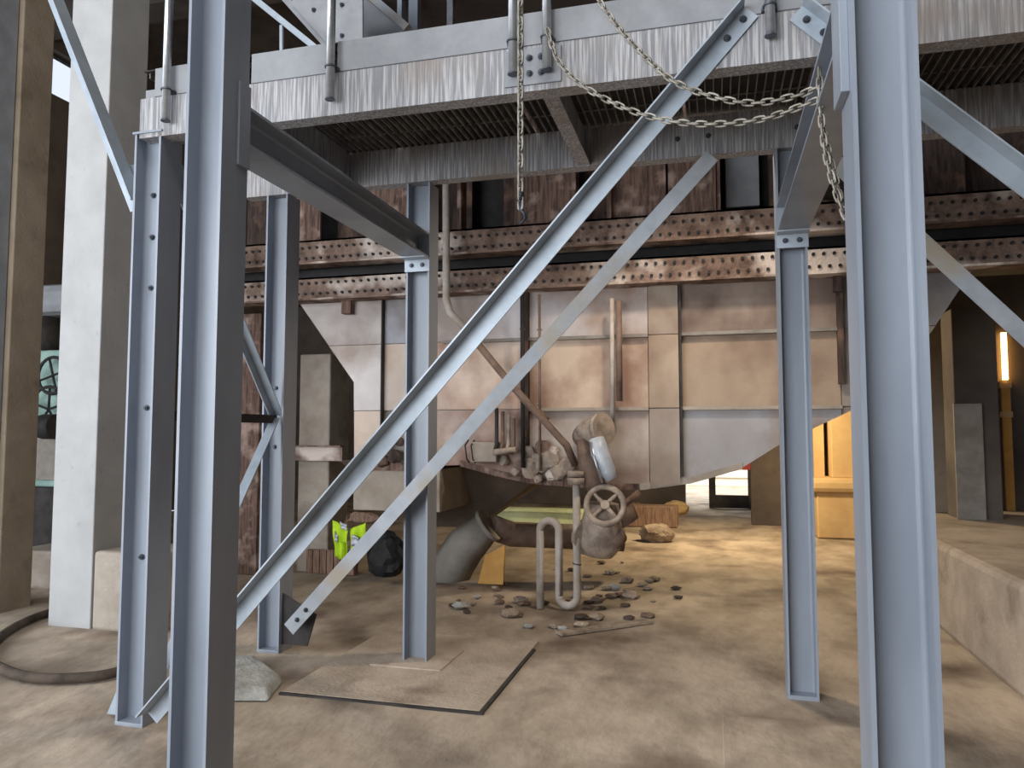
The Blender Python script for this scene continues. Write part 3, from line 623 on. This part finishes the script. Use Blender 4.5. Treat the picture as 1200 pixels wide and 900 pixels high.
lump('rubbish_bag', at(452, 655, 8.0) + Vector((0, 0, .03)), .27, 'black', 'crumpled black rubbish bag beside the crate under the hopper', 'bag', seed=21, sq=(.85, .6, 1.05))
lump('sack', at(425, 607, 7.85), .10, 'wood', 'brown dusty sack lying on top of the hi-vis vest', 'sack', seed=5, sq=(1.9, .8, .7))
lump('sack', at(458, 606, 7.62), .06, 'hose', 'small dark dusty sack above the black rubbish bag', 'sack', seed=6, sq=(1.6, .8, .7))

# ================================================================== footing pad, debris
fp = tag(obj('footing_slab', MB().box((-2.62, 4.24, -.03), (-1.33, 5.75, .008)), 'pad', None, .003), 'square concrete footing slab under the central column', 'slab')
obj('joint', MB().box((-2.62, 4.215, -.03), (-1.30, 4.24, .006)), 'dark', fp); obj('joint', MB().box((-1.33, 4.24, -.03), (-1.305, 5.55, .006)), 'dark', fp)
obj('grout_pad', MB().box((-2.32, 4.86, .0), (-1.80, 5.36, .016)), 'pad', fp, .006)
tag(obj('floor_slab', MB().box((.02, 3.2, -.03), (1.55, 4.55, .006)), 'floor', None, .004), 'flat concrete floor slab in front of the right rear column', 'slab')
rnd = random.Random(3)
cl = [(676, 700), (700, 705), (690, 690), (720, 690), (610, 705), (580, 690), (560, 700), (740, 700), (650, 735), (620, 735), (600, 722), (700, 725), (540, 712), (715, 672), (735, 682), (660, 738)]
for k, (x, y) in enumerate(cl):
    r = rnd.uniform(.03, .075); p_ = fl(x, y)
    o = lump('rubble', p_ + Vector((0, 0, r*.35)), r, 'dustpile' if k % 3 else 'stone', 'lump of pale rubble on the floor around the siphon pipe', 'rubble', seed=40+k, sq=(1.3, 1.1, .55)); o['group'] = 'rubble around the siphon pipe'

for k in range(44):
    x, y = rnd.gauss(720, 38), rnd.gauss(694, 17)
    if k > 30: x, y = rnd.gauss(575, 30), rnd.gauss(706, 12)
    if y < 655: y = 690
    r = rnd.uniform(.018, .05); p_ = fl(x, y)
    o = lump('clod', p_ + Vector((0, 0, r*.3)), r, ('hose', 'pipebr', 'dustpile')[k % 3], ('dark', 'brown', 'pale')[k % 3] + ' small clod of dirt on the floor ' + ('right of' if k <= 30 else 'left of') + ' the siphon pipe', 'clod', seed=140+k, sq=(1.4, 1.2, .5)); o['group'] = 'dirt clods near the siphon pipe'
a_, b_ = fl(655, 744), fl(762, 729)
tag(obj('plank', MB().extr([(-.05, 0), (.05, 0), (.05, .02), (-.05, .02)], a_, b_, (0, 0, 1)), 'dustpile'), 'pale dusty plank lying flat in front of the siphon pipe', 'plank')

# ================================================================== right side and far end
tag(obj('concrete_plinth', MB().box((1.78, 3.2, -.02), (3.6, 10.15, .70)), 'pad', None, .05), 'long rough concrete plinth along the right edge of the floor', 'plinth')
tag(obj('concrete_column', MB().box((2.5, 9.0, .69), (2.92, 9.4, 2.95)), 'wall', None, .01), 'dark brown concrete column standing on the long right plinth', 'column')
tag(obj('steel_sheet', MB().box((2.47, 8.93, .70), (2.74, 8.96, 1.92)), 'grey', None, .004), 'grey steel sheet leaning on the dark column at the right', 'sheet')
tag(obj('concrete_column', MB().box((2.28, 9.7, .69), (2.62, 10.0, 2.95)), 'brown', None, .01), 'narrow brown column left of the dark one behind the foreground column', 'column')
sx_ = at(1177, 500, 10.3).x
struct('wall_side', MB().box((sx_+.07, 10.25, .0), (8.7, 10.5, 6.0)).box((2.75, 10.25, 0), (sx_-.05, 10.5, 6.0)).box((sx_-.05, 10.25, 0), (sx_+.07, 10.5, 6.0)), 'wall')
lw = thing('bright_slit', 'glowing strip over ochre board, standing in for a bright slit in the dark right wall', 'lamp', (sx_, 10.2, .7))
zl = at(1177, 445, 10.2).z; zh = at(1175, 390, 10.2).z
obj('slit_board', MB().box((sx_-.04, 10.21, .02), (sx_+.05, 10.245, zl-.02)), 'orange', lw)
obj('slit_glow', MB().cyl((sx_, 10.2, zl), (sx_, 10.2, zh), .032, 10), 'lamp', lw)  # glowing tube stands in for the bright slit in the wall
obj('holder', MB().box((sx_-.06, 10.19, zl-.10), (sx_+.06, 10.25, zl-.02)).box((sx_-.06, 10.19, zl-.45), (sx_+.06, 10.25, zl-.38)), 'beige', lw)
# beige far room corner
b1 = thing('ochre_pier', 'ochre lit pier with rounded step ledge at the far right end', 'pier', (1.9, 12.8, 0))
obj('base_block', MB().box((1.52, 12.5, 0), (3.4, 13.4, .70)), 'beige', b1, .02)
obj('ledge', MB().box((1.42, 12.42, .70), (3.4, 13.4, .92)), 'beige', b1, .07)
obj('pilaster', MB().box((1.78, 12.7, .92), (3.4, 13.4, 3.2)), 'beige', b1, .01)
obj('recess_panel', MB().box((1.55, 13.0, .92), (1.71, 13.2, 3.2)), 'beige', b1)
obj('dark_jamb', MB().box((1.38, 13.2, .0), (1.78, 13.35, 3.2)), 'dark', b1)
pt = tag(obj('partition', MB().box((.62, 14.0, 0), (1.40, 14.2, 3.5)), 'wall', None, .01), 'dark partition wall beside the bright doorway at the far end', 'partition')
obj('red_panel', MB().box((.28, 14.04, .96), (.62, 14.08, 1.35)), 'red', pt)
tag(obj('timber_beam', MB().box((-1.5, 13.2, 0), (-.62, 13.6, .36)), 'wood', None, .02), 'brown timber baulk lying on the far floor', 'timber')
tag(obj('lit_ledge', MB().box((-4.2, 12.9, .0), (-2.2, 13.1, .30)).box((-4.2, 12.82, .24), (-2.2, 12.9, .30)), 'palegreen', None, .01), 'pale green bar standing in for a lit ledge far behind the siphon pipe', 'channel')  # pale green stands in for a ledge lit by daylight
for k, (x, y) in enumerate(((742, 592), (764, 596), (792, 590), (770, 622))):
    o = lump('rubble', fl(x, y+12) + Vector((0, 0, .1)), .2, ('pipebr', 'wood', 'beige', 'dustpile')[k], ('brown clod', 'weathered chunk', 'ochre chunk', 'pale heap')[k] + ' of debris on the far floor right of the valve', 'rubble', seed=80+k, sq=(1.3, 1, .8))
# warm work lamp behind the hopper
WL = thing('pendant_lamp', 'warm pendant work lamp hanging on a long cord behind the hopper', 'lamp', (.3, 11.4, .6+1.8))
obj('cord', MB().cyl((.3, 11.4, .6+2.3), (.3, 11.4, .6+9.2), .01, 6), 'black', WL)
obj('lamp_shade', MB().tube([(.3, 11.4, .6+2.3), (.3, 11.4, .6+2.22), (.3, 11.4, .6+2.02)], [.04, .07, .22], 16, caps=False), 'black', WL)
obj('bulb', MB().tube([(.3, 11.4, .6+2.12), (.3, 11.4, .6+2.06), (.3, 11.4, .6+2.0), (.3, 11.4, .6+1.96)], [.03, .06, .06, .02], 10), 'lamp', WL)
pl = bpy.data.lights.new('pendant_lamp_light', 'POINT'); pl.energy = 430; pl.color = (1.0, .78, .48); pl.shadow_soft_size = .16
po = bpy.data.objects.new('pendant_lamp_light', pl); COL.objects.link(po); po.location = (.3, 11.4, .6+1.80)

# hall lamp added out of view to brighten the floor before the hopper
HL = thing('pendant_lamp', 'added unseen hall lamp brightening the floor in front of the hopper', 'lamp', (-.1, 5.75, .32+4.2))
obj('cord', MB().cyl((-.1, 5.75, .32+4.5), (-.1, 5.75, 5.25), .01, 6), 'black', HL)
obj('lamp_shade', MB().tube([(-.1, 5.75, .32+4.5), (-.1, 5.75, .32+4.42), (-.1, 5.75, .32+4.22)], [.04, .08, .24], 16, caps=False), 'black', HL)
obj('bulb', MB().tube([(-.1, 5.75, .32+4.42), (-.1, 5.75, .32+4.36), (-.1, 5.75, .32+4.28), (-.1, 5.75, .32+4.25)], [.03, .06, .06, .02], 10), 'lamp', HL)
hl = bpy.data.lights.new('added_floor_light', 'SPOT'); hl.energy = 270; hl.color = (1.0, .84, .66); hl.spot_size = math.radians(125); hl.spot_blend = .7; hl.shadow_soft_size = .14
ho = bpy.data.objects.new('added_floor_light', hl); COL.objects.link(ho); ho.location = (-.1, 5.75, .32+4.2)

# ================================================================== upper level seen over the walkway
U = thing('stair', 'steel stair with bolted cheek plate rising above the walkway at the top', 'stair', (-2.6, 5.4, 3.7))
def bar3(a, b, w, h): return MB().extr([(-w/2, -h/2), (w/2, -h/2), (w/2, h/2), (-w/2, h/2)], a, b, (0, 0, 1))
YU = 4.7
obj('stringer', bar3(at(300, -40, YU), at(402, 74, YU), .03, .05), 'toe', U)
obj('handrail', bar3(at(285, -12, YU-.3), at(372, 58, YU-.3), .03, .04), 'brace', U)
obj('baluster', bar3(at(330, 30, YU-.3), at(330, 75, YU-.3), .02, .02), 'brace', U)
cp = obj('cheek_plate', MB().prism([(at(x, y, YU).x, at(x, y, YU).z) for x, y in ((345, -20), (427, -20), (427, 60), (402, 72), (345, 8))], YU-.03, YU-.015), 'toe', U)
for x, y in ((368, 12), (401, 6), (401, 42)): bolt(at(x, y, YU-.03), U)
for k in range(6): obj('tread', MB().box((at(300+k*20, 0, YU).x, YU+.05, at(300, -30+k*22, YU).z), (at(300+k*20, 0, YU).x+.24, YU+.7, at(300, -30+k*22, YU).z+.03)), 'rustdk', U)
tag(obj('dirty_angle', bar3(at(415, -20, 5.2), at(478, 34, 5.2), .06, .06), 'brace_dusty'), 'dirty angle bar sloping down behind the toe board at the top', 'angle bar')
tag(obj('cover_sheet', MB().prism([(at(x, y, 5.4).x, at(x, y, 5.4).z) for x, y in ((425, -10), (480, 38), (480, 60), (425, 60))], 5.4, 5.42), 'toe'), 'pale sheet behind the dirty sloping angle bar at the top', 'sheet')
for x, w, m, lab in ((440, .07, 'toe', 'first from the left'), (468, .04, 'brace', 'second from the left'), (484, .08, 'steel', 'third from the left'), (527, .05, 'galv', 'rightmost')):
    c = at(x, 10, 5.6); tag(obj('upper_post', MB().box((c.x-w/2, 5.6, 3.8), (c.x+w/2, 5.68, 6.5)), m), 'upper-level post above the long toe board, ' + lab, 'post', 'upper-level posts')
tag(obj('upper_slab', MB().box((-3.4, 4.3, 5.25), (4.2, 9.5, 5.5)), 'ceil'), 'dark slab above the walkway, extended to keep the upper level in shade', 'slab')  # slab shaped to hold daylight off the upper level
tag(obj('upper_beam', MB().box((.9, 5.05, 3.72), (1.2, 7.2, 3.95)), 'dark'), 'dark beam running back above the walkway at the right', 'beam')
